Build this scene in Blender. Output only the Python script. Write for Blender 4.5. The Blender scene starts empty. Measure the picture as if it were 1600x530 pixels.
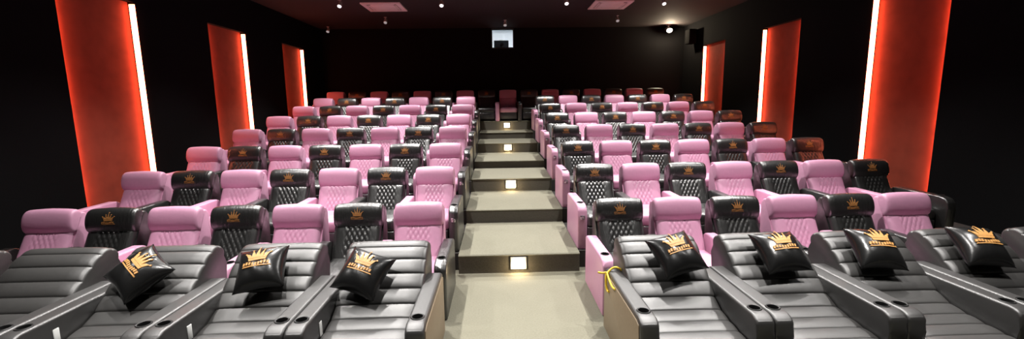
import bpy, bmesh, math, random
from mathutils import Vector, Matrix, Euler
random.seed(7)
scene = bpy.context.scene
COL = scene.collection
PI = math.pi

# ------------------------------------------------------------------ measures (metres; floor in front of the stairs is z = 0)
CAM_Z = 2.278
ROW_Y0, ROW_D, ROW_RISE, PITCH = 5.5327, 1.5006, 0.23876, 0.75
XL, XR = -1.0067, 1.5205          # aisle seats of the two blocks
WALL_L, WALL_R = -6.8, 7.48
CEIL, BACK_Y, FRONT_Y = 5.18, 18.2, -1.2
AISLE_L, AISLE_R = -0.56, 1.075
ARM_F = 1.06                      # arm front in front of the headrest

# ------------------------------------------------------------------ materials
def new_mat(name):
    m = bpy.data.materials.new(name); m.use_nodes = True
    nt = m.node_tree
    return m, nt, nt.nodes['Principled BSDF']

def solid(name, col, rough=0.5, metal=0.0, bump=0.0, scale=40.0, spec=0.5, coat=0.0, var=0.0, detail=3.0, stretch=(1, 1, 1), ior=1.5):
    m, nt, b = new_mat(name)
    b.inputs['Base Color'].default_value = (*col, 1)
    b.inputs['Roughness'].default_value = rough
    b.inputs['Metallic'].default_value = metal
    b.inputs['Specular IOR Level'].default_value = spec
    b.inputs['Coat Weight'].default_value = coat
    b.inputs['IOR'].default_value = ior
    tc = nt.nodes.new('ShaderNodeTexCoord')
    if bump or var:
        n = nt.nodes.new('ShaderNodeTexNoise')
        n.inputs['Scale'].default_value = scale; n.inputs['Detail'].default_value = detail
        mp = nt.nodes.new('ShaderNodeMapping'); mp.inputs['Scale'].default_value = stretch
        nt.links.new(tc.outputs['Object'], mp.inputs['Vector']); nt.links.new(mp.outputs['Vector'], n.inputs['Vector'])
        if bump:
            bp = nt.nodes.new('ShaderNodeBump')
            bp.inputs['Strength'].default_value = bump; bp.inputs['Distance'].default_value = 0.01
            nt.links.new(n.outputs['Fac'], bp.inputs['Height'])
            nt.links.new(bp.outputs['Normal'], b.inputs['Normal'])
        if var:
            mx = nt.nodes.new('ShaderNodeMix'); mx.data_type = 'RGBA'
            mx.inputs[6].default_value = (*[c*(1-var) for c in col], 1)
            mx.inputs[7].default_value = (*[min(1, c*(1+var)) for c in col], 1)
            nt.links.new(n.outputs['Fac'], mx.inputs[0])
            nt.links.new(mx.outputs[2], b.inputs['Base Color'])
    return m

def glow(name, col, strength):
    m, nt, b = new_mat(name)
    b.inputs['Base Color'].default_value = (0.02, 0.02, 0.02, 1)
    b.inputs['Emission Color'].default_value = (*col, 1)
    b.inputs['Emission Strength'].default_value = strength
    return m

M = {}
M['pink'] = solid('pink leather', (0.585, 0.295, 0.43), 0.42, bump=0.12, scale=24, var=0.05)
M['black'] = solid('black leather', (0.014, 0.014, 0.0135), 0.33, bump=0.5, scale=14, spec=1.0, ior=1.62, stretch=(2.6, 0.8, 0.6))
M['chaise'] = solid('charcoal leather', (0.020, 0.019, 0.018), 0.48, bump=0.10, scale=18, var=0.1, spec=0.8, ior=1.6)
M['chaise_arm'] = solid('charcoal arm leather', (0.018, 0.017, 0.0165), 0.46, bump=0.08, scale=30, spec=0.8, ior=1.6)
M['cushion'] = solid('glossy black leather', (0.009, 0.009, 0.009), 0.27, bump=0.22, scale=14)
M['gold'] = solid('gold thread', (0.36, 0.155, 0.04), 0.55, bump=0.4, scale=160)
M['gold_bright'] = solid('bright gold thread', (0.50, 0.25, 0.07), 0.5, bump=0.4, scale=160)
M['tan'] = solid('tan side leather', (0.20, 0.15, 0.095), 0.5, bump=0.08, scale=30, var=0.1)
M['plastic'] = solid('black plastic', (0.006, 0.006, 0.006), 0.5)
M['holder'] = solid('cup holder rim', (0.06, 0.06, 0.06), 0.25, metal=0.6)
M['chrome'] = solid('chrome', (0.75, 0.75, 0.75), 0.18, metal=1.0)
M['white'] = solid('white plastic', (0.75, 0.76, 0.74), 0.45)
M['grey_metal'] = solid('grey metal', (0.55, 0.55, 0.56), 0.35, metal=0.3)
M['wall'] = solid('black wall felt', (0.006, 0.006, 0.0065), 0.9, spec=0.08, bump=0.1, scale=60, var=0.3)
M['ceiling'] = solid('black ceiling', (0.036, 0.030, 0.030), 0.85, spec=0.2)
M['niche'] = solid('red panel', (0.27, 0.062, 0.038), 0.8, spec=0.1, bump=0.05, scale=3, var=0.3, detail=2)
M['led'] = glow('red led', (1.0, 0.22, 0.11), 20.0)
M['led_near'] = glow('red led, near edge', (1.0, 0.20, 0.10), 42.0)
M['warm'] = glow('warm step lamp', (1.0, 0.80, 0.48), 5.0)
M['yellow'] = solid('yellow ribbon', (0.75, 0.50, 0.03), 0.45)
M['vent_white'] = solid('white vent plastic', (0.92, 0.84, 0.86), 0.5)
M['vent_dark'] = solid('vent slot', (0.03, 0.02, 0.02), 0.7)
M['speaker'] = solid('speaker cloth', (0.004, 0.004, 0.004), 0.95, spec=0.05)
M['glass'] = None
g, nt, b = new_mat('port glass')
b.inputs['Base Color'].default_value = (1, 1, 1, 1); b.inputs['Roughness'].default_value = 0.02
b.inputs['Transmission Weight'].default_value = 1.0; b.inputs['IOR'].default_value = 1.45
M['glass'] = g
M['booth'] = solid('white booth wall', (0.80, 0.82, 0.84), 0.8)
M['teal'] = solid('teal grey casing', (0.05, 0.10, 0.115), 0.4)
M['lens_on'] = glow('bright lamp lens', (1.0, 0.88, 0.74), 30.0)
M['lens_soft'] = glow('spot lamp lens', (1.0, 0.95, 0.95), 2.2)
M['lens_dim'] = glow('faint lamp lens', (1.0, 0.85, 0.85), 0.35)

# carpet: fine two-tone fleck
m, nt, b = new_mat('beige carpet')
tc = nt.nodes.new('ShaderNodeTexCoord')
n1 = nt.nodes.new('ShaderNodeTexNoise'); n1.inputs['Scale'].default_value = 55; n1.inputs['Detail'].default_value = 4
n2 = nt.nodes.new('ShaderNodeTexNoise'); n2.inputs['Scale'].default_value = 2.3
mx = nt.nodes.new('ShaderNodeMix'); mx.data_type = 'RGBA'
mx.inputs[6].default_value = (0.13, 0.124, 0.093, 1); mx.inputs[7].default_value = (0.22, 0.212, 0.163, 1)
ad = nt.nodes.new('ShaderNodeMath'); ad.operation = 'MULTIPLY_ADD'; ad.inputs[1].default_value = 0.75
sc = nt.nodes.new('ShaderNodeMath'); sc.operation = 'MULTIPLY'; sc.inputs[1].default_value = 0.28
nt.links.new(tc.outputs['Object'], n1.inputs['Vector']); nt.links.new(tc.outputs['Object'], n2.inputs['Vector'])
nt.links.new(n2.outputs['Fac'], sc.inputs[0]); nt.links.new(n1.outputs['Fac'], ad.inputs[0]); nt.links.new(sc.outputs[0], ad.inputs[2])
nt.links.new(ad.outputs[0], mx.inputs[0]); nt.links.new(mx.outputs[2], b.inputs['Base Color'])
bp = nt.nodes.new('ShaderNodeBump'); bp.inputs['Strength'].default_value = 0.35; bp.inputs['Distance'].default_value = 0.01
nt.links.new(n1.outputs['Fac'], bp.inputs['Height']); nt.links.new(bp.outputs['Normal'], b.inputs['Normal'])
b.inputs['Roughness'].default_value = 0.95; b.inputs['Specular IOR Level'].default_value = 0.1
M['carpet'] = m
M['riser'] = solid('shade-darkened riser carpet', (0.11, 0.102, 0.084), 0.95, bump=0.3, scale=60, spec=0.1, var=0.25)  # stair carpet, colour darkened to carry the shade on the risers
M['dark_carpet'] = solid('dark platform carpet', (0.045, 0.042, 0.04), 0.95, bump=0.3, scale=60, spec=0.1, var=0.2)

# ------------------------------------------------------------------ mesh helpers
def mesh_of(name, bm, mat, smooth=True, angle=35):
    bmesh.ops.recalc_face_normals(bm, faces=bm.faces)
    me = bpy.data.meshes.new(name); bm.to_mesh(me); bm.free()
    me.materials.append(mat)
    if smooth:
        for p in me.polygons: p.use_smooth = True
        try: me.set_sharp_from_angle(angle=math.radians(angle))
        except Exception: pass
    return me

def link(name, me, parent=None, loc=(0, 0, 0), rot=(0, 0, 0)):
    o = bpy.data.objects.new(name, me); COL.objects.link(o)
    o.location = loc; o.rotation_euler = rot
    if parent: o.parent = parent
    return o

def tag(o, label, cat, group=None, kind=None):
    o['label'] = label; o['category'] = cat
    if group: o['group'] = group
    if kind: o['kind'] = kind
    return o

def structure(o):
    o['kind'] = 'structure'; return o

def box(bm, x0, x1, y0, y1, z0, z1):
    vs = [bm.verts.new((x, y, z)) for z in (z0, z1) for y in (y0, y1) for x in (x0, x1)]
    for f in ((0,1,3,2),(4,6,7,5),(0,4,5,1),(2,3,7,6),(0,2,6,4),(1,5,7,3)):
        bm.faces.new([vs[i] for i in f])
    return vs

def rbox(x0, x1, y0, y1, z0, z1, r=0.02, seg=3):
    bm = bmesh.new(); box(bm, x0, x1, y0, y1, z0, z1)
    bmesh.ops.bevel(bm, geom=bm.edges[:], offset=r, segments=seg, profile=0.5, affect='EDGES')
    return bm

def prism(bm, prof, x0, x1):
    """closed (y, z) outline swept along x"""
    a = [bm.verts.new((x0, y, z)) for y, z in prof]; c = [bm.verts.new((x1, y, z)) for y, z in prof]
    n = len(prof)
    for i in range(n):
        bm.faces.new((a[i], a[(i+1) % n], c[(i+1) % n], c[i]))
    bm.faces.new(a[::-1]); bm.faces.new(c)

def rounded_prism(prof, x0, x1, r, seg=3):
    bm = bmesh.new(); prism(bm, prof, x0, x1)
    bmesh.ops.bevel(bm, geom=bm.edges[:], offset=r, segments=seg, profile=0.5, affect='EDGES', clamp_overlap=True)
    return bm

def cyl(bm, r0, r1, depth, seg=24, mat=Matrix()):
    bmesh.ops.create_cone(bm, cap_ends=True, cap_tris=False, segments=seg, radius1=r0, radius2=r1, depth=depth, matrix=mat)

def lathe(bm, prof, seg=24, mat=Matrix()):
    rings = []
    for r, z in prof:
        rings.append([bm.verts.new(mat @ Vector((r*math.cos(2*PI*i/seg), r*math.sin(2*PI*i/seg), z))) for i in range(seg)])
    for a, c in zip(rings, rings[1:]):
        for i in range(seg):
            bm.faces.new((a[i], a[(i+1) % seg], c[(i+1) % seg], c[i]))
    if prof[0][0] > 1e-6: bm.faces.new(rings[0][::-1])
    if prof[-1][0] > 1e-6: bm.faces.new(rings[-1])

def tube(bm, pts, r, seg=8):
    pts = [Vector(p) for p in pts]; rings = []
    for i, p in enumerate(pts):
        d = (pts[min(i+1, len(pts)-1)] - pts[max(i-1, 0)]).normalized()
        u = d.cross(Vector((0.3, 0.2, 1))).normalized(); v = d.cross(u)
        rings.append([bm.verts.new(p + r*(math.cos(2*PI*k/seg)*u + math.sin(2*PI*k/seg)*v)) for k in range(seg)])
    for a, c in zip(rings, rings[1:]):
        for k in range(seg):
            bm.faces.new((a[k], a[(k+1) % seg], c[(k+1) % seg], c[k]))
    bm.faces.new(rings[0][::-1]); bm.faces.new(rings[-1])

def sgnpow(v, e): return math.copysign(abs(v)**e, v)

def drill(me, x, y, ztop, r, depth):
    """the arm with a cup well sunk into its top"""
    bm = bmesh.new(); cyl(bm, r, r, depth*2, 28, Matrix.Translation((x, y, ztop)))
    cut = bpy.data.meshes.new('cut'); bm.to_mesh(cut); bm.free()
    a = bpy.data.objects.new('tmp_a', me); c = bpy.data.objects.new('tmp_c', cut); COL.objects.link(a); COL.objects.link(c)
    md = a.modifiers.new('well', 'BOOLEAN'); md.operation = 'DIFFERENCE'; md.object = c; md.solver = 'EXACT'
    dg = bpy.context.evaluated_depsgraph_get(); out = bpy.data.meshes.new_from_object(a.evaluated_get(dg))
    out.name = me.name; bpy.data.objects.remove(a); bpy.data.objects.remove(c)
    try: out.set_sharp_from_angle(angle=math.radians(50))
    except Exception: pass
    return out

# ------------------------------------------------------------------ headrest roll and its crown
HR = dict(a=0.30, b=0.098, c=0.160, m=2.25, n=9.0)      # half sizes, cross-section and end exponents
def headrest_bm():
    bm = bmesh.new(); a, b_, c, m, n = (HR[k] for k in 'abcmn')
    xs = [-1, -0.997, -0.985, -0.96, -0.92, -0.85, -0.7, -0.5, -0.25, 0, 0.25, 0.5, 0.7, 0.85, 0.92, 0.96, 0.985, 0.997, 1]
    seg = 36; rings = []
    for t in xs:
        s = max(0.0, 1-abs(t)**n)**(1/n) if abs(t) < 1 else 0.0
        if s == 0.0:
            rings.append([bm.verts.new((a*t, 0, 0))]); continue
        sag = 1 + 0.03*math.cos(t*PI*1.0)
        ring = []
        for i in range(seg):
            q = 2*PI*i/seg
            ring.append(bm.verts.new((a*t, b_*s*sgnpow(math.cos(q), 2/m), c*s*sag*sgnpow(math.sin(q), 2/m))))
        rings.append(ring)
    for r0, r1 in zip(rings, rings[1:]):
        if len(r0) == 1:
            for i in range(seg): bm.faces.new((r0[0], r1[i], r1[(i+1) % seg]))
        elif len(r1) == 1:
            for i in range(seg): bm.faces.new((r0[i], r1[0], r0[(i+1) % seg]))
        else:
            for i in range(seg): bm.faces.new((r0[i], r0[(i+1) % seg], r1[(i+1) % seg], r1[i]))
    return bm

def headrest_front(x, z):
    a, b_, c, m, n = (HR[k] for k in 'abcmn')
    s = max(1e-4, 1-abs(x/a)**n)**(1/n); sag = 1+0.03*math.cos(x/a*PI)
    v = 1-abs(z/(c*s*sag))**m
    return -b_*s*max(v, 0)**(1/m)

def crown_shapes():
    """convex quads/triangles of a crown over a wavy banner, in a frame about one unit wide"""
    out = []
    base = [(-0.30, 0.02), (0.30, 0.02), (0.33, 0.12), (-0.33, 0.12)]
    out.append(base)
    tips = [(-0.44, 0.36), (-0.20, 0.50), (0.0, 0.66), (0.20, 0.50), (0.44, 0.36)]
    feet = [(-0.32, -0.17), (-0.20, -0.02), (-0.09, 0.09), (0.02, 0.20), (0.17, 0.32)]
    for (tx, tz), (f0, f1) in zip(tips, feet):
        mx_, mz = (f0+f1)/2*0.55+tx*0.45, 0.30
        w = 0.055
        out.append([(f0, 0.13), (f1, 0.13), (mx_+w, mz), (tx, tz)])
        out.append([(f0, 0.13), (mx_+w, mz), (tx, tz), (mx_-w, mz)])
        out.append([(tx-0.035, tz), (tx, tz-0.04), (tx+0.035, tz), (tx, tz+0.045)])
    for k in range(9):                                    # embroidered banner strokes
        x = -0.46 + k*0.105
        z = -0.13 + 0.05*math.sin((k-4)*0.35*PI/2)**2
        out.append([(x-0.035, z-0.055), (x+0.03, z-0.065), (x+0.05, z+0.05), (x-0.02, z+0.06)])
    out.append([(-0.50, -0.235), (0.50, -0.235), (0.47, -0.195), (-0.47, -0.195)])
    return out

def crown_bm(size, front, z0, x0=0.0, thick=0.004, axis='y'):
    """front(x, z) gives the surface; the crown is a raised patch lying on it"""
    bm = bmesh.new()
    for q in crown_shapes():
        pts = [Vector((x0+x*size, 0, z0+z*size)) for x, z in q]
        # subdivide each quad 3x3
        N = 3; grid = []
        A, B, C_, D = pts
        for i in range(N+1):
            row = []
            for j in range(N+1):
                u, v = i/N, j/N
                p = (A*(1-u)+B*u)*(1-v) + (D*(1-u)+C_*u)*v
                row.append(p)
            grid.append(row)
        top = [[None]*(N+1) for _ in range(N+1)]; bot = [[None]*(N+1) for _ in range(N+1)]
        for i in range(N+1):
            for j in range(N+1):
                p = grid[i][j]; y = front(p.x, p.z)
                top[i][j] = bm.verts.new((p.x, y-thick, p.z)); bot[i][j] = bm.verts.new((p.x, y+0.003, p.z))
        for i in range(N):
            for j in range(N):
                bm.faces.new((top[i][j], top[i+1][j], top[i+1][j+1], top[i][j+1]))
        edge = [(i, 0) for i in range(N)] + [(N, j) for j in range(N)] + [(i, N) for i in range(N, 0, -1)] + [(0, j) for j in range(N, 0, -1)]
        for k in range(len(edge)):
            a, c = edge[k], edge[(k+1) % len(edge)]
            bm.faces.new((top[a[0]][a[1]], top[c[0]][c[1]], bot[c[0]][c[1]], bot[a[0]][a[1]]))
    return bm

# ------------------------------------------------------------------ the upright recliner
TILT = math.radians(13)
BACK_TOP, BACK_BOT = (-0.025, 0.795), (-0.265, 0.36)       # backrest cushion front line (y, z)
def backrest_bm(quilt):
    """puffed cushion with a band of stitched diamonds"""
    bm = bmesh.new(); nx, nz = 48, 40; w = 0.282; th = 0.11
    yt, zt = BACK_TOP; yb, zb = BACK_BOT
    L = math.hypot(yt-yb, zt-zb); ux, uz = (yt-yb)/L, (zt-zb)/L; nxn, nzn = -uz, ux     # outward normal (towards the screen)
    g = []
    for j in range(nz+1):
        row = []
        for i in range(nx+1):
            u = -1+2*i/nx; v = j/nz
            x = w*u; s = v*L
            edge = (max(0, 1-abs(u)**7))**0.5 * (max(0, 1-abs(2*v-1)**9))**0.5
            d = 0.05*edge
            if abs(x) < 0.165 and 0.06 < v < 0.97:
                a = x/0.062 + s/0.115; c = x/0.062 - s/0.115
                da = abs(a-round(a)); dc = abs(c-round(c))
                fade = min(1, (0.165-abs(x))/0.05)
                d -= fade*quilt*(math.exp(-(da/0.13)**2)+math.exp(-(dc/0.13)**2))
            row.append(bm.verts.new((x, yb+ux*s+nxn*d, zb+uz*s+nzn*d)))
        g.append(row)
    for j in range(nz):
        for i in range(nx):
            bm.faces.new((g[j][i], g[j][i+1], g[j+1][i+1], g[j+1][i]))
    # back of the cushion
    loop = g[0][:] + [g[j][nx] for j in range(1, nz+1)] + g[nz][nx-1::-1] + [g[j][0] for j in range(nz-1, 0, -1)]
    back = [bm.verts.new((v.co.x, v.co.y-nxn*th*0.6, v.co.z-nzn*th*0.6)) for v in loop]
    n = len(loop)
    for k in range(n):
        bm.faces.new((loop[k], back[k], back[(k+1) % n], loop[(k+1) % n]))
    bm.faces.new(back)
    return bm

def cushion_seat_bm():
    bm = rbox(-0.297, 0.297, -0.93, -0.14, 0.27, 0.44, 0.055, 5)
    for v in bm.verts:
        if v.co.z > 0.37:
            v.co.z += 0.025*max(0, 1-(v.co.x/0.297)**2)*max(0, 1-((v.co.y+0.6)/0.36)**2)
    return bm

shell_prof = [(-0.25, 0.28), (-0.235, 0.40), (0.02, 0.80), (0.045, 0.95), (0.08, 1.0), (0.135, 0.99), (0.18, 0.92), (0.17, 0.55), (0.10, 0.22), (-0.1, 0.2)]
arm_prof = [(-1.055, 0.0), (-ARM_F, 0.47), (-1.045, 0.555), (-0.995, 0.61), (-0.90, 0.628), (-0.16, 0.628), (-0.10, 0.60), (-0.10, 0.0)]
ARM_W = 0.066
PARTS = {}
for c in ('pink', 'black'):
    PARTS['headrest', c] = mesh_of('headrest', headrest_bm(), M[c], angle=80)
    PARTS['backrest', c] = mesh_of('backrest', backrest_bm(0.008 if c == 'pink' else 0.010), M[c], angle=80)
    PARTS['seat', c] = mesh_of('seat_cushion', cushion_seat_bm(), M[c], angle=80)
    PARTS['shell', c] = mesh_of('back_shell', rounded_prism(shell_prof, -0.301, 0.301, 0.022, 3), M[c], angle=50)
    PARTS['arm', c] = mesh_of('armrest', rounded_prism(arm_prof, -ARM_W, ARM_W, 0.022, 3), M[c], angle=50)
    PARTS['arm', c] = drill(PARTS['arm', c], 0, -0.86, 0.628, 0.044, 0.07)
PARTS['crown'] = mesh_of('crown_emblem', crown_bm(0.158, headrest_front, -0.008), M['gold'], smooth=False)
PARTS['footrest'] = mesh_of('footrest', rbox(-0.285, 0.285, -0.93, -0.85, 0.06, 0.28, 0.02), M['black'])
PARTS['base'] = mesh_of('base', rbox(-0.27, 0.27, -0.83, -0.02, 0.0, 0.27, 0.015), M['plastic'])
def holder_bm(r=0.043):
    bm = bmesh.new()
    lathe(bm, [(0.0, -0.066), (r-0.004, -0.066), (r-0.0005, 0.0), (r+0.006, 0.002), (r+0.003, 0.006), (r-0.004, 0.004), (r-0.008, -0.060), (0.0, -0.060)], 24)
    return bm
PARTS['holder'] = mesh_of('cup_holder', holder_bm(), M['plastic'], angle=60)
def switch_bm():
    bm = rbox(-0.030, 0.030, -0.006, 0.004, -0.028, 0.028, 0.004, 2)
    for s in (-1, 1):
        b2 = box(bm, s*0.018-0.007, s*0.018+0.007, -0.012, -0.004, -0.018, 0.018)
    return bm
PARTS['switch'] = mesh_of('control_switch', switch_bm(), M['chrome'])

def arm(parent, side, colour, end):
    a = link('armrest', PARTS['arm', colour], parent, (side*0.375, 0, 0))
    link('cup_holder', PARTS['holder'], a, (0, -0.86, 0.629))
    if end:
        s = link('control_switch', PARTS['switch'], a, (0, -ARM_F-0.001, 0.46))
        s['label'] = 'small chrome control switch'
    return a

def recliner(x, row, colour, arms, label, group, yaw=0.0):
    root = bpy.data.objects.new('cinema_recliner', None); COL.objects.link(root)
    root.location = (x, ROW_Y0+row*ROW_D, row*ROW_RISE); root.empty_display_size = 0.2
    root.rotation_euler = (0, 0, yaw)
    tag(root, label, 'cinema seat', group)
    link('base', PARTS['base'], root)
    link('footrest', PARTS['footrest'], root)
    link('seat_cushion', PARTS['seat', colour], root)
    link('back_shell', PARTS['shell', colour], root)
    jit = random.uniform(-0.012, 0.012)
    link('backrest', PARTS['backrest', colour], root)
    h = link('headrest', PARTS['headrest', colour], root, (0, 0.012, 0.896), (-TILT+jit*2, jit, 0))
    if colour == 'black':
        e = link('crown_emblem', PARTS['crown'], h); e['label'] = 'gold embroidered crown'
    for side, c, end in arms:
        arm(root, side, c, end)
    return root

ORD = ['first', 'second', 'third', 'fourth', 'fifth', 'sixth', 'seventh', 'eighth', 'ninth', 'tenth']
AC = ['pink', 'black']
for row in range(7):
    for k in range(7):                                   # k: 0 at the outer side for the block with black aisle arms
        x = XL-(6-k)*PITCH; col = AC[k % 2]
        pos = 6-k
        where = 'at the aisle' if pos == 0 else ('at the wall' if pos == 6 else ORD[pos]+' from the aisle')
        arms = [(-1, 'black' if (row == 0 and k == 0) else AC[k % 2], False)] + ([(1, 'black', True)] if k == 6 else [])
        recliner(x, row, col, arms, f'{col} leather recliner {where}, {ORD[row]} upright row, side with black aisle armrests'.replace('first from', 'next but none from'),
                 f'recliners in the {ORD[row]} upright row, black aisle armrest side')
    for k in range(7):
        if row == 0 and k == 6: continue                 # this row ends one seat short
        last = 5 if row == 0 else 6
        x = XR+k*PITCH; col = AC[(k+1) % 2]
        where = 'at the aisle' if k == 0 else ('at the wall' if k == last else ORD[k]+' from the aisle')
        arms = [(-1, AC[k % 2], k == 0)] + ([(1, 'black', False)] if k == last else [])
        recliner(x, row, col, arms, f'{col} leather recliner {where}, {ORD[row]} upright row, side with pink aisle armrests',
                 f'recliners in the {ORD[row]} upright row, pink aisle armrest side')
XB = 0.37
for k in range(-8, 8):                                   # the unbroken row along the back wall
    col = AC[k % 2]
    arms = [(-1, AC[k % 2], False)] + ([(1, 'black', False)] if k == 7 else [])
    if k == 0: where = 'facing down the aisle stairs'
    else:
        side = 'black' if k < 0 else 'pink'
        where = f'{ORD[abs(k)-1]} from the centre towards the {side} armrest side'
    recliner(XB+k*PITCH, 7, col, arms, f'{col} recliner in the shaded back row, {where}', 'recliners in the last row by the back wall')

# ------------------------------------------------------------------ the front chaise recliners
CH_W = 1.03
CH_Y = 3.9
front_line = [(4.43, 0.80), (4.425, 0.86), (4.38, 0.915), (4.29, 0.935), (4.19, 0.90), (4.09, 0.83), (4.0, 0.755), (3.91, 0.68), (3.82, 0.605), (3.72, 0.535),
              (3.58, 0.48), (3.35, 0.45), (3.1, 0.435), (2.85, 0.425), (2.6, 0.41), (2.48, 0.385), (2.45, 0.34)]
def spline(pts, n):
    out = []
    P = [Vector(p) for p in pts]; P = [2*P[0]-P[1]] + P + [2*P[-1]-P[-2]]
    for i in range(1, len(P)-2):
        for k in range(n):
            t = k/n; a, b_, c, d = P[i-1], P[i], P[i+1], P[i+2]
            out.append(0.5*((2*b_)+(-a+c)*t+(2*a-5*b_+4*c-d)*t*t+(-a+3*b_-3*c+d)*t**3))
    out.append(P[-2]); return out
def resample(pts, step):
    out = [pts[0]]; acc = 0.0; total = 0.0; res = [(0.0, pts[0])]
    L = [0.0]
    for a, c in zip(pts, pts[1:]): L.append(L[-1]+(c-a).length)
    s = 0.0; i = 0; res = []
    while s <= L[-1]:
        while i < len(L)-2 and L[i+1] < s: i += 1
        t = (s-L[i])/max(1e-9, L[i+1]-L[i]); res.append((s, pts[i].lerp(pts[i+1], t))); s += step
    return res
LINE = resample(spline(front_line, 10), 0.0075)
CHAN = 0.15
def padded(bm, s0, s1, hw, depth, floor_line):
    """horizontally channelled pad over part of the long curve, closed below along floor_line"""
    seg = [(s, p) for s, p in LINE if s0-1e-6 <= s <= s1+1e-6]
    us = [-1, -0.985, -0.95, -0.88, -0.6, -0.2, 0.2, 0.6, 0.88, 0.95, 0.985, 1]
    rows = []
    for idx, (s, p) in enumerate(seg):
        i = min(max(LINE.index((s, p)), 1), len(LINE)-2)
        t = (LINE[i+1][1]-LINE[i-1][1]).normalized(); nrm = Vector((t.y, -t.x))
        if nrm.y < 0 and abs(nrm.y) > 0.05: nrm = -nrm
        f = (s/CHAN) % 1.0
        bulge = 0.020*(math.sin(PI*f)**0.45) - 0.012
        row = []
        for u in us:
            e = (max(0.0, 1-abs(u)**10))**0.5
            d = bulge*(0.3+0.7*e) - 0.035*(1-e)
            q = p + nrm*d
            row.append(bm.verts.new((hw*u, q.x-CH_Y, q.y)))
        rows.append(row)
    for a, c in zip(rows, rows[1:]):
        for i in range(len(us)-1):
            bm.faces.new((a[i], a[i+1], c[i+1], c[i]))
    fl = [[bm.verts.new((x, y-CH_Y, z)) for y, z in floor_line] for x in (-hw, hw)]
    left = [r[0] for r in rows]; right = [r[-1] for r in rows]
    bm.faces.new(left + fl[0]); bm.faces.new((right + fl[1])[::-1])
    chain0 = [left[-1]] + fl[0] + [left[0]]; chain1 = [right[-1]] + fl[1] + [right[0]]
    bm.faces.new(rows[-1] + [fl[1][0], fl[0][0]])
    for i in range(len(fl[0])-1):
        bm.faces.new((fl[0][i], fl[1][i], fl[1][i+1], fl[0][i+1]))
    bm.faces.new([fl[0][-1], fl[1][-1]] + rows[0][::-1])
SPLIT1 = 6*CHAN - 0.002
SPLIT2 = 11*CHAN - 0.002
def nearest_s(s): return min((abs(a-s), a) for a, _ in LINE)[1]
s1 = nearest_s(SPLIT1); s2 = nearest_s(SPLIT2); send = LINE[-1][0]
pt = {round(s, 5): p for s, p in LINE}
p1, p2 = pt[round(s1, 5)], pt[round(s2, 5)]
bmb = bmesh.new(); padded(bmb, 0, s1, 0.385, 0.1, [(p1.x+0.02, p1.y-0.22), (4.2, 0.36), (4.40, 0.55), (4.43, 0.72)])
bms = bmesh.new(); padded(bms, s1+0.0075, s2, 0.366, 0.1, [(p2.x, 0.28), (p1.x, 0.28)])
bmf = bmesh.new(); padded(bmf, s2+0.0075, send, 0.366, 0.1, [(2.46, 0.30), (p2.x-0.01, 0.28)])
CH = {'backrest': mesh_of('backrest', bmb, M['chaise'], angle=60), 'seat': mesh_of('seat', bms, M['chaise'], angle=60),
      'footrest': mesh_of('footrest', bmf, M['chaise'], angle=60)}
def arm_y(pr): return [(y-CH_Y, z) for y, z in pr]
ch_arm = arm_y([(3.13, 0.03), (3.10, 0.50), (3.10, 0.60), (3.13, 0.635), (3.18, 0.652), (4.18, 0.652), (4.25, 0.62), (4.25, 0.03)])
CH['arm'] = mesh_of('armrest', rounded_prism(ch_arm, -0.0725, 0.0725, 0.024, 4), M['chaise_arm'], angle=50)
CH['arm'] = drill(CH['arm'], 0, 3.27-CH_Y, 0.652, 0.047, 0.075)
CH['base'] = mesh_of('base', rbox(-0.34, 0.34, 3.0-CH_Y, 4.2-CH_Y, 0.0, 0.30, 0.015), M['plastic'])
CH['panel'] = mesh_of('control_panel', rbox(-0.004, 0.004, -0.025, 0.025, -0.06, 0.06, 0.003, 2), M['white'])
def chaise_holder():
    bm = bmesh.new(); r = 0.046
    lathe(bm, [(0.0, -0.072), (r-0.004, -0.072), (r, 0.0), (r+0.009, 0.002), (r+0.005, 0.007), (r-0.004, 0.005), (r-0.009, -0.066), (0.0, -0.066)], 28)
    return bm
CH['holder'] = mesh_of('cup_holder', chaise_holder(), M['plastic'], angle=60)
side_prof = arm_y([(3.15, 0.03), (3.125, 0.50), (3.14, 0.60), (3.2, 0.615), (4.16, 0.615), (4.22, 0.59), (4.22, 0.03)])
CH['side'] = mesh_of('side_panel', rounded_prism(side_prof, -0.006, 0.006, 0.004, 2), M['tan'], angle=50)

def chaise(x, label, outer=0):
    root = bpy.data.objects.new('chaise_recliner', None); COL.objects.link(root)
    root.location = (x, CH_Y, 0); tag(root, label, 'recliner', 'reclined lounge seats in the front row')
    for n in ('base', 'backrest', 'seat', 'footrest'):
        link(n, CH[n], root)
    for s in (-1, 1):
        a = link('armrest', CH['arm'], root, (s*0.441, 0, 0))
        link('cup_holder', CH['holder'], a, (0, 3.27-CH_Y, 0.6525))
        if s == -1:
            c = link('control_panel', CH['panel'], a, (0.0745, 3.42-CH_Y, 0.50)); c['label'] = 'white control panel'
        if s == outer:
            c = link('side_panel', CH['side'], a, (s*0.075, 0, 0)); c['label'] = 'tan outer side panel'
    return root
LCH = [-0.57-CH_W*(i+0.5) for i in range(5)]
RCH = [1.04+CH_W*(i+0.5) for i in range(5)]
lab_l = ['charcoal front lounge seat beside the aisle, tan side panel, pillow turned cornerwise',
         'charcoal front lounge seat, second from the aisle, black aisle armrest side, pillow square on it',
         'charcoal front lounge seat, third from the aisle, tilted pillow near its neighbour',
         'charcoal front lounge seat without pillow, fourth from the aisle',
         'charcoal front lounge seat cut off by the photo edge, black aisle armrest side']
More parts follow.
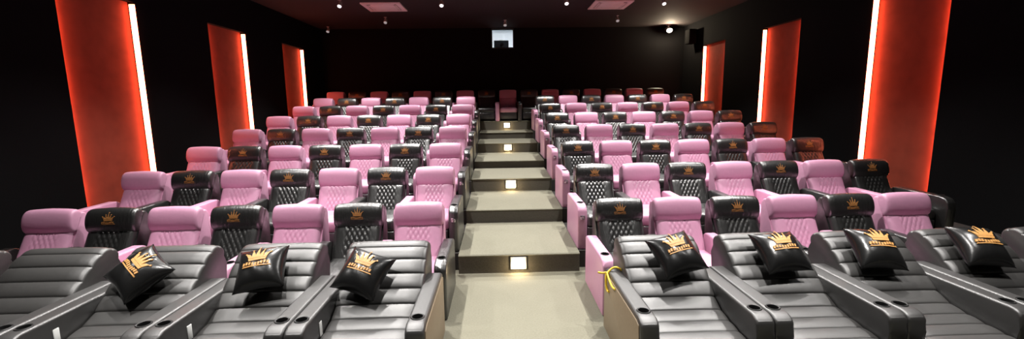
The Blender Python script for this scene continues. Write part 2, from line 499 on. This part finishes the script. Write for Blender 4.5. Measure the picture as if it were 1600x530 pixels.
lab_r = ['charcoal front lounge seat beside the aisle with yellow ribbon on its armrest',
         'charcoal front lounge seat, second from the yellow ribbon aisle armrest',
         'charcoal front lounge seat, third from the yellow ribbon aisle armrest',
         'charcoal front lounge seat, fourth from the yellow ribbon aisle armrest',
         'charcoal front lounge seat cut off by the photo edge, yellow ribbon side']
for i, x in enumerate(LCH): chaise(x, lab_l[i], 1 if i == 0 else 0)
for i, x in enumerate(RCH): chaise(x, lab_r[i], -1 if i == 0 else 0)

# ------------------------------------------------------------------ crown pillows
PW, PT = 0.215, 0.115
def pillow_front(x, z):
    u, v = min(1, abs(x/PW)), min(1, abs(z/PW))
    return -PT*((1-u**2.6)*(1-v**2.6))**0.55
def pillow_bm():
    bm = bmesh.new(); N = 28
    def P(i, j, s):
        u = -1+2*i/N; v = -1+2*j/N
        x = PW*u*(1-0.09*(1-v*v)); z = PW*v*(1-0.09*(1-u*u))
        uu, vv = abs(u), abs(v)
        y = s*PT*((1-uu**2.6)*(1-vv**2.6))**0.55
        y += 0.006*math.sin(9*u+4*v)*(1-uu)*(1-vv)
        return (x, y, z)
    F = {}; 
    for s in (-1, 1):
        for i in range(N+1):
            for j in range(N+1):
                if s == 1 and (i in (0, N) or j in (0, N)): F[s, i, j] = F[-1, i, j]
                else: F[s, i, j] = bm.verts.new(P(i, j, s))
    for s in (-1, 1):
        for i in range(N):
            for j in range(N):
                bm.faces.new((F[s, i, j], F[s, i+1, j], F[s, i+1, j+1], F[s, i, j+1]))
    return bm
PIL = mesh_of('throw_pillow', pillow_bm(), M['cushion'], angle=85)
PCR = mesh_of('crown_emblem', crown_bm(0.235, lambda x, z: pillow_front(x, z)-0.002, 0.02, thick=0.005), M['gold_bright'], smooth=False)
# (x, y, z, lean back, roll)
pil = [(-3.20, 3.90, 0.825, 50, 40, 'black crown pillow tilted cornerwise between two lounge seats, third from the aisle'),
       (-2.13, 3.90, 0.835, 50, -10, 'black crown pillow lying square on the second lounge seat, black armrest side'),
       (-1.22, 3.86, 0.79, 48, 20, 'black crown pillow turned cornerwise on the lounge seat beside tan side panel'),
       (1.63, 3.94, 0.868, 50, -15, 'black crown pillow tilted on the lounge seat beside the yellow ribbon'),
       (2.61, 3.94, 0.866, 50, -4, 'black crown pillow on the second lounge seat from the yellow ribbon'),
       (3.52, 3.945, 0.872, 48, 5, 'black crown pillow on the third lounge seat from the yellow ribbon'),
       (4.53, 3.945, 0.872, 48, 5, 'black crown pillow on the fourth lounge seat from the yellow ribbon')]
for x, y, z, lean, roll, lab in pil:
    o = link('throw_pillow', PIL, None, (x, y, z), (0, 0, 0))
    o.matrix_world = Matrix.Translation((x, y, z)) @ Matrix.Rotation(math.radians(-lean), 4, 'X') @ Matrix.Rotation(math.radians(roll), 4, 'Y')
    tag(o, lab, 'pillow', 'black crown pillows on the lounge seats')
    e = link('crown_emblem', PCR, o); e['label'] = 'gold embroidered crown'

# ------------------------------------------------------------------ yellow ribbon
bm = bmesh.new()
rx, ry, rz = RCH[0]-0.441, 4.10, 0.662
pts = []
for i in range(15):                                       # loop over the arm top
    t = i/14
    pts.append((rx-0.09+0.17*t, ry+0.02*math.sin(t*PI), rz-0.02+0.05*math.sin(t*PI)-0.015*(1-t)))
tube(bm, pts, 0.011)
pts = [(rx-0.09, ry, rz-0.03), (rx-0.10, ry-0.02, rz-0.08), (rx-0.098, ry-0.03, rz-0.14), (rx-0.092, ry-0.06, rz-0.18), (rx-0.09, ry-0.10, rz-0.17)]
tube(bm, [p for p in spline([(a, b_, c) for a, b_, c in pts], 6)], 0.011)
pts = [(rx-0.086, ry, rz-0.02), (rx-0.092, ry-0.12, rz-0.05), (rx-0.09, ry-0.22, rz-0.07), (rx-0.088, ry-0.30, rz-0.06)]
tube(bm, [p for p in spline(pts, 6)], 0.009)
pts = [(rx-0.09, ry, rz-0.02), (rx-0.13, ry+0.03, rz-0.035), (rx-0.165, ry+0.04, rz-0.03)]
tube(bm, pts, 0.010)
o = link('ribbon', mesh_of('ribbon', bm, M['yellow'], angle=80))
tag(o, 'yellow ribbon tied around the armrest of a front lounge seat beside the aisle', 'ribbon')

# ------------------------------------------------------------------ floor, platforms, aisle stairs
bm = bmesh.new()
box(bm, WALL_L-0.3, WALL_R+0.3, FRONT_Y, BACK_Y+0.3, -0.3, 0.0)
structure(link('floor', mesh_of('floor', bm, M['carpet'], smooth=False)))
def tier_y(r): return ROW_Y0+r*ROW_D-ARM_F-0.04
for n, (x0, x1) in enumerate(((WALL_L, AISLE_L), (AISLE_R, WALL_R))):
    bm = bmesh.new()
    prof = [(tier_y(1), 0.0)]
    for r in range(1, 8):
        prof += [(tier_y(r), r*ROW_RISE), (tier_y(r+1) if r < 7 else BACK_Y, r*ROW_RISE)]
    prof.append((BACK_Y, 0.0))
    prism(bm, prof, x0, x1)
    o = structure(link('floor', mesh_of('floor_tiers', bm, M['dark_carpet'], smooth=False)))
STEP = [(5.79, 0.262), (7.42, 0.487), (9.02, 0.752), (10.48, 0.925), (12.25, 1.185), (13.75, 1.38), (15.0, 1.671)]
bm = bmesh.new()
prof = [(STEP[0][0], 0.0)]
for i, (y, z) in enumerate(STEP):
    y2 = STEP[i+1][0] if i < 6 else BACK_Y
    prof += [(y, z-0.03), (y-0.012, z-0.012), (y+0.006, z), (y2, z)]
prof.append((BACK_Y, 0.0))
prism(bm, prof, AISLE_L, AISLE_R)
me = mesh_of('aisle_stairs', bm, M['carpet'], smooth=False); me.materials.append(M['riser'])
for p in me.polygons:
    if p.normal.y < -0.85: p.material_index = 1          # shade of the upright faces is put into their carpet colour
structure(link('floor', me))

# step lamps in every other riser
SX = [0.245, 0.245, 0.265, 0.30]
for i, k in enumerate((0, 2, 4, 6)):
    y, z = STEP[k]; below = STEP[k-1][1] if k else 0.0
    zc = (below+z)/2 + 0.01
    root = bpy.data.objects.new('step_light', None); COL.objects.link(root); root.location = (SX[i], y, zc)
    tag(root, f'glowing warm square step light in the aisle stairs, {("lowest", "second lowest", "third up", "topmost")[i]} of the four', 'step light', 'step lights in the aisle risers')
    bm = bmesh.new(); w, h = 0.105, 0.082
    for a in ((-w, w, h-0.014, h), (-w, w, -h, -h+0.014), (-w, -w+0.014, -h+0.014, h-0.014), (w-0.014, w, -h+0.014, h-0.014)):
        box(bm, a[0], a[1], -0.030, 0.0, a[2], a[3])
    link('frame', mesh_of('frame', bm, M['grey_metal'], smooth=False), root)
    bm = rbox(-w+0.014, w-0.014, -0.026, 0.0, -h+0.014, h-0.014, 0.004, 2)
    link('lens', mesh_of('lens', bm, M['warm']), root)
    l = bpy.data.lights.new('step glow', 'AREA'); l.shape = 'RECTANGLE'; l.size = 0.16; l.size_y = 0.12
    l.energy = 3.0; l.color = (1.0, 0.74, 0.40)
    lo = bpy.data.objects.new('step_lamp', l); COL.objects.link(lo); lo.location = (SX[i], y-0.045, zc); lo.rotation_euler = (math.radians(62), 0, 0)
    l = bpy.data.lights.new('step wash', 'POINT'); l.energy = 3.4; l.color = (1.0, 0.76, 0.44); l.shadow_soft_size = 0.03
    lo = bpy.data.objects.new('step_wash', l); COL.objects.link(lo); lo.location = (SX[i], y-0.14, zc)

# ------------------------------------------------------------------ walls with lit niches
NZ_TOP = CAM_Z+1.96
NICHE = [(7.45, 9.0, 0.42), (11.18, 12.72, 0.95), (14.88, 16.38, 1.42)]
ND = 0.12
def wall(xf, sgn, name):
    bm = bmesh.new(); xb = xf+sgn*0.35; xn = xf+sgn*ND
    lo, hi = sorted((xf, xb)); nlo, nhi = sorted((xn, xb))
    ys = [FRONT_Y] + [v for a in NICHE for v in a[:2]] + [BACK_Y+0.3]
    for i in range(0, len(ys), 2): box(bm, lo, hi, ys[i], ys[i+1], -0.3, CEIL+0.3)
    for y0, y1, z0 in NICHE:
        box(bm, lo, hi, y0, y1, NZ_TOP, CEIL+0.3); box(bm, lo, hi, y0, y1, -0.3, z0); box(bm, nlo, nhi, y0, y1, z0, NZ_TOP)
    return structure(link(name, mesh_of(name, bm, M['wall'], smooth=False)))
wall(WALL_L, -1, 'wall_left'); wall(WALL_R, 1, 'wall_right')
place = ['nearest the front lounge seats', 'in the middle of the wall', 'nearest the back wall']
for xf, sgn, side in ((WALL_L, -1, 'black'), (WALL_R, 1, 'pink')):
    for i, (y0, y1, z0) in enumerate(NICHE):
        xn = xf+sgn*ND
        root = bpy.data.objects.new('wall_light_panel', None); COL.objects.link(root); root.location = (xn, (y0+y1)/2, z0)
        tag(root, f'tall red glowing wall panel {place[i]}, {side} aisle armrest side', 'wall light', 'red glowing panels along the side walls')
        yc = (y0+y1)/2; H = NZ_TOP-z0
        bm = bmesh.new(); a, c = sorted((-sgn*0.014, -sgn*0.001))
        box(bm, a, c, y0-yc+0.003, y1-yc-0.003, 0.003, H-0.003)
        link('panel', mesh_of('panel', bm, M['niche'], smooth=False), root)
        # far strip: on the jamb that faces the screen, standing a little proud of the wall
        bm = bmesh.new(); a, c = sorted((-sgn*0.05, -sgn*(ND+0.025)))
        box(bm, a, c, y1-yc-0.024, y1-yc-0.004, 0.02, H-0.05)
        s = link('led_strip', mesh_of('led_strip', bm, M['led'], smooth=False), root); s['label'] = 'white-hot red light strip'
        bm = bmesh.new(); a, c = sorted((-sgn*0.030, -sgn*0.072))
        box(bm, a, c, y0-yc+0.006, y0-yc+0.034, 0.02, H-0.05)
        s = link('led_strip', mesh_of('led_strip', bm, M['led_near'], smooth=False), root); s['label'] = 'red light strip behind the near edge'

# ------------------------------------------------------------------ ceiling, back wall with projection port and booth
bm = bmesh.new(); box(bm, WALL_L, WALL_R, FRONT_Y, BACK_Y, CEIL, CEIL+0.3)
structure(link('ceiling', mesh_of('ceiling', bm, M['ceiling'], smooth=False)))
PX0, PX1, PZ0, PZ1 = -0.175, 0.665, CAM_Z+2.14, CAM_Z+2.86
bm = bmesh.new()
box(bm, WALL_L, PX0, BACK_Y, BACK_Y+0.3, -0.3, CEIL+0.3); box(bm, PX1, WALL_R, BACK_Y, BACK_Y+0.3, -0.3, CEIL+0.3)
box(bm, PX0, PX1, BACK_Y, BACK_Y+0.3, -0.3, PZ0); box(bm, PX0, PX1, BACK_Y, BACK_Y+0.3, PZ1, CEIL+0.3)
structure(link('wall_back', mesh_of('wall_back', bm, M['wall'], smooth=False)))
wroot = bpy.data.objects.new('window_1', None); COL.objects.link(wroot); wroot.location = ((PX0+PX1)/2, BACK_Y, (PZ0+PZ1)/2); structure(wroot)
hw, hh = (PX1-PX0)/2, (PZ1-PZ0)/2
bm = bmesh.new()
for a in ((-hw-0.03, -hw+0.015, -hh-0.03, hh+0.03), (hw-0.015, hw+0.03, -hh-0.03, hh+0.03), (-hw+0.015, hw-0.015, hh-0.015, hh+0.03), (-hw+0.015, hw-0.015, -hh-0.03, -hh+0.015)):
    box(bm, a[0], a[1], -0.02, 0.03, a[2], a[3])
link('window_frame', mesh_of('window_frame', bm, M['plastic'], smooth=False), wroot)['kind'] = 'structure'
bm = bmesh.new(); box(bm, -hw+0.015, hw-0.015, 0.010, 0.016, -hh+0.015, hh-0.015)
link('window_pane', mesh_of('window_pane', bm, M['glass'], smooth=False), wroot)['kind'] = 'structure'
bx0, bx1, by0, by1, bz0, bz1 = -1.6, 2.1, BACK_Y+0.3, BACK_Y+2.6, 3.3, 5.5
for nm, a in (('wall_booth_left', (bx0-0.1, bx0, by0, by1+0.1, bz0-0.1, bz1+0.1)), ('wall_booth_right', (bx1, bx1+0.1, by0, by1+0.1, bz0-0.1, bz1+0.1)),
              ('wall_booth_back', (bx0, bx1, by1, by1+0.1, bz0-0.1, bz1+0.1)), ('ceiling', (bx0, bx1, by0, by1, bz1, bz1+0.1)), ('floor', (bx0, bx1, by0, by1, bz0-0.1, bz0))):
    bm = bmesh.new(); box(bm, *a)
    structure(link(nm, mesh_of(nm, bm, M['booth'], smooth=False)))
l = bpy.data.lights.new('booth lamp', 'AREA'); l.shape = 'RECTANGLE'; l.size = 1.2; l.size_y = 0.4; l.energy = 75; l.color = (0.93, 0.97, 1.0)
lo = bpy.data.objects.new('booth_lamp', l); COL.objects.link(lo); lo.location = (0.25, BACK_Y+1.35, 5.45)
# projector on its stand in the booth
root = bpy.data.objects.new('film_projector', None); COL.objects.link(root); root.location = (0.2, BACK_Y+1.0, bz0)
tag(root, 'dark projector silhouetted in the bright window of the back wall', 'projector')
link('body', mesh_of('body', rbox(-0.30, 0.30, -0.35, 0.45, 1.13, 1.50, 0.03), M['teal']), root)
link('stand', mesh_of('stand', rbox(-0.2, 0.2, -0.25, 0.35, 0.0, 1.13, 0.02), M['plastic']), root)
bm = bmesh.new(); cyl(bm, 0.08, 0.065, 0.18, 28, Matrix.Translation((0.03, -0.43, 1.31)) @ Matrix.Rotation(PI/2, 4, 'X'))
link('lens', mesh_of('lens', bm, M['plastic'], angle=50), root)
link('handle', mesh_of('handle', rbox(-0.07, 0.07, -0.05, 0.15, 1.49, 1.55, 0.015), M['plastic']), root)

# ------------------------------------------------------------------ ceiling fittings
for x, y, lab in ((-3.34, 14.15, 'square ceiling air vent on the black aisle armrest side'), (3.46, 14.05, 'square ceiling air vent on the pink aisle armrest side')):
    root = bpy.data.objects.new('ceiling_vent', None); COL.objects.link(root); root.location = (x, y, CEIL)
    tag(root, 'white '+lab, 'air conditioner', 'square air conditioning vents in the ceiling')
    bm = bmesh.new(); W = 0.57
    for a in ((-W, W, -W, -0.44), (-W, W, 0.44, W), (-W, -0.44, -0.44, 0.44), (0.44, W, -0.44, 0.44)):
        box(bm, a[0], a[1], a[2], a[3], -0.035, 0.0)
    link('frame', mesh_of('frame', bm, M['vent_white'], smooth=False), root)
    link('grille', mesh_of('grille', rbox(-0.34, 0.34, -0.34, 0.34, -0.042, -0.002, 0.01), M['vent_white']), root)
    bm = bmesh.new(); box(bm, -0.44, 0.44, -0.44, 0.44, -0.006, 0.0)
    link('slot', mesh_of('slot', bm, M['vent_dark'], smooth=False), root)
    for ang in range(4):
        bm = bmesh.new(); box(bm, -0.30, 0.30, -0.415, -0.36, -0.034, -0.020)
        lv = link('louver', mesh_of('louver', bm, M['vent_white'], smooth=False), root); lv.rotation_euler = (0, 0, ang*PI/2)

def spot_meshes(lens):
    bm = bmesh.new(); lathe(bm, [(0.05, 0.0), (0.05, -0.02), (0.015, -0.025), (0.015, -0.09), (0.0, -0.09)], 20)
    mount = mesh_of('mount', bm, M['grey_metal'], angle=50)
    bm = bmesh.new(); lathe(bm, [(0.0, 0.09), (0.035, 0.088), (0.05, 0.07), (0.062, -0.08), (0.056, -0.085), (0.052, -0.07), (0.0, -0.068)], 24)
    body = mesh_of('lamp_body', bm, M['grey_metal'], angle=50)
    bm = bmesh.new(); lathe(bm, [(0.0, -0.083), (0.03, -0.082), (0.051, -0.076), (0.051, -0.07), (0.0, -0.069)], 24)
    return mount, body, mesh_of('lens', bm, lens, angle=50)
SPOT = {k: spot_meshes(M[k]) for k in ('lens_soft', 'lens_dim', 'lens_on')}
def ceiling_spot(x, y, kind, label, tilt=40, power=0, size=98, drop=0.0):
    root = bpy.data.objects.new('ceiling_spotlight', None); COL.objects.link(root); root.location = (x, y, CEIL)
    tag(root, label, 'spotlight', 'small spotlights under the black ceiling')
    mo, bo, le = SPOT[kind]
    link('mount', mo, root)
    bd = link('lamp_body', bo, root, (0, 0, -0.13), (math.radians(-tilt), 0, 0))
    link('lens', le, bd)
    if power:
        l = bpy.data.lights.new('house spot', 'SPOT'); l.energy = power; l.spot_size = math.radians(size); l.spot_blend = 0.6
        l.shadow_soft_size = 0.05; l.color = HOUSE
        lo = bpy.data.objects.new('house_spot', l); COL.objects.link(lo); lo.location = (x, y-0.12, CEIL-0.26)
        lo.rotation_euler = (math.radians(-4), 0, 0)
HOUSE = (1.0, 0.965, 0.93)
ceiling_spot(-4.35, 13.2, 'lens_soft', 'small lit ceiling spotlight between the red panels and the square vent', power=600)
ceiling_spot(-1.52, 13.2, 'lens_soft', 'small lit ceiling spotlight beside the vent, nearer the black aisle armrests', power=600)
ceiling_spot(1.98, 13.05, 'lens_soft', 'small lit ceiling spotlight beside the vent, nearer the pink aisle armrests', power=600)
ceiling_spot(4.77, 13.15, 'lens_soft', 'small lit ceiling spotlight above the glaring lamp', power=600)
ceiling_spot(-3.72, 15.8, 'lens_dim', 'faint ceiling spotlight behind the vent, black aisle armrest side')
ceiling_spot(4.15, 15.8, 'lens_dim', 'faint ceiling spotlight behind the vent, pink aisle armrest side')
ceiling_spot(-6.3, 17.6, 'lens_dim', 'faintest ceiling spotlight in the far corner above the red panel')
ceiling_spot(0.32, 16.5, 'lens_dim', 'faint ceiling spotlight above the bright projection window')
# the glaring lamp by the back wall
ceiling_spot(6.66, 17.75, 'lens_on', 'glaring bright spotlight near the back wall, pink aisle armrest side', tilt=62)
bpy.data.objects['ceiling_spotlight.008'].scale = (1.9, 1.9, 1.4)
l = bpy.data.lights.new('back lamp', 'POINT'); l.energy = 130; l.color = (1.0, 0.80, 0.56); l.shadow_soft_size = 0.05
lo = bpy.data.objects.new('back_lamp', l); COL.objects.link(lo); lo.location = (6.66, 17.55, CEIL-0.28)
# surround speaker on the wall beside it
root = bpy.data.objects.new('wall_speaker', None); COL.objects.link(root); root.location = (WALL_R, 17.1, CAM_Z+2.35)
tag(root, 'black speaker on the wall beside the glaring bright spotlight', 'speaker')
link('cabinet', mesh_of('cabinet', rounded_prism([(-0.2, -0.26), (-0.2, 0.26), (0.2, 0.26), (0.2, -0.26)], -0.34, -0.06, 0.02), M['speaker']), root)
link('bracket', mesh_of('bracket', rbox(-0.07, -0.001, -0.06, 0.06, -0.06, 0.06, 0.01), M['plastic']), root)

# house lamps over the seating (their fittings hang in the ceiling towards the screen)
def house(x, y, p, tilt=12, size=120, roll=0):
    l = bpy.data.lights.new('house lamp', 'SPOT'); l.energy = p; l.spot_size = math.radians(size); l.spot_blend = 0.7
    l.shadow_soft_size = 0.05; l.color = HOUSE
    lo = bpy.data.objects.new('house_lamp', l); COL.objects.link(lo); lo.location = (x, y, CEIL-0.06)
    lo.rotation_euler = (math.radians(-tilt), math.radians(roll), 0)
for y in (2.9, 5.5, 8.1, 10.7):
    for x in (-4.15, -1.75, 2.2, 4.6):
        house(x, y, 580 if abs(x) > 3 else 960, tilt=14, size=98)

# ------------------------------------------------------------------ world, camera, view
w = bpy.data.worlds.new('World'); scene.world = w; w.use_nodes = True
w.node_tree.nodes['Background'].inputs[0].default_value = (0, 0, 0, 1)
PITCH_C, YAW_C, ROLL_C, FPX = 0.148381, 0.030189, -0.013027, 700.0
cp, sp, cy, sy = math.cos(PITCH_C), math.sin(PITCH_C), math.cos(YAW_C), math.sin(YAW_C)
F = Vector((sy*cp, cy*cp, -sp)); Rg = Vector((cy, -sy, 0)); U = Rg.cross(F)
c_, k_ = math.cos(ROLL_C), math.sin(ROLL_C)
R2 = c_*Rg + k_*U; U2 = -k_*Rg + c_*U
cam = bpy.data.cameras.new('Camera'); cam.sensor_width = 36; cam.lens = FPX/1600*36; cam.clip_end = 100
co = bpy.data.objects.new('Camera', cam); COL.objects.link(co)
co.matrix_world = Matrix(((R2.x, U2.x, -F.x, 0), (R2.y, U2.y, -F.y, 0), (R2.z, U2.z, -F.z, CAM_Z), (0, 0, 0, 1)))
scene.camera = co
vs = scene.view_settings
vs.view_transform = 'Standard'; vs.look = 'None'; vs.gamma = 1; vs.use_curve_mapping = False; vs.exposure = 0.0
scene.cycles.use_denoising = True
scene.cycles.sample_clamp_indirect = 4.0
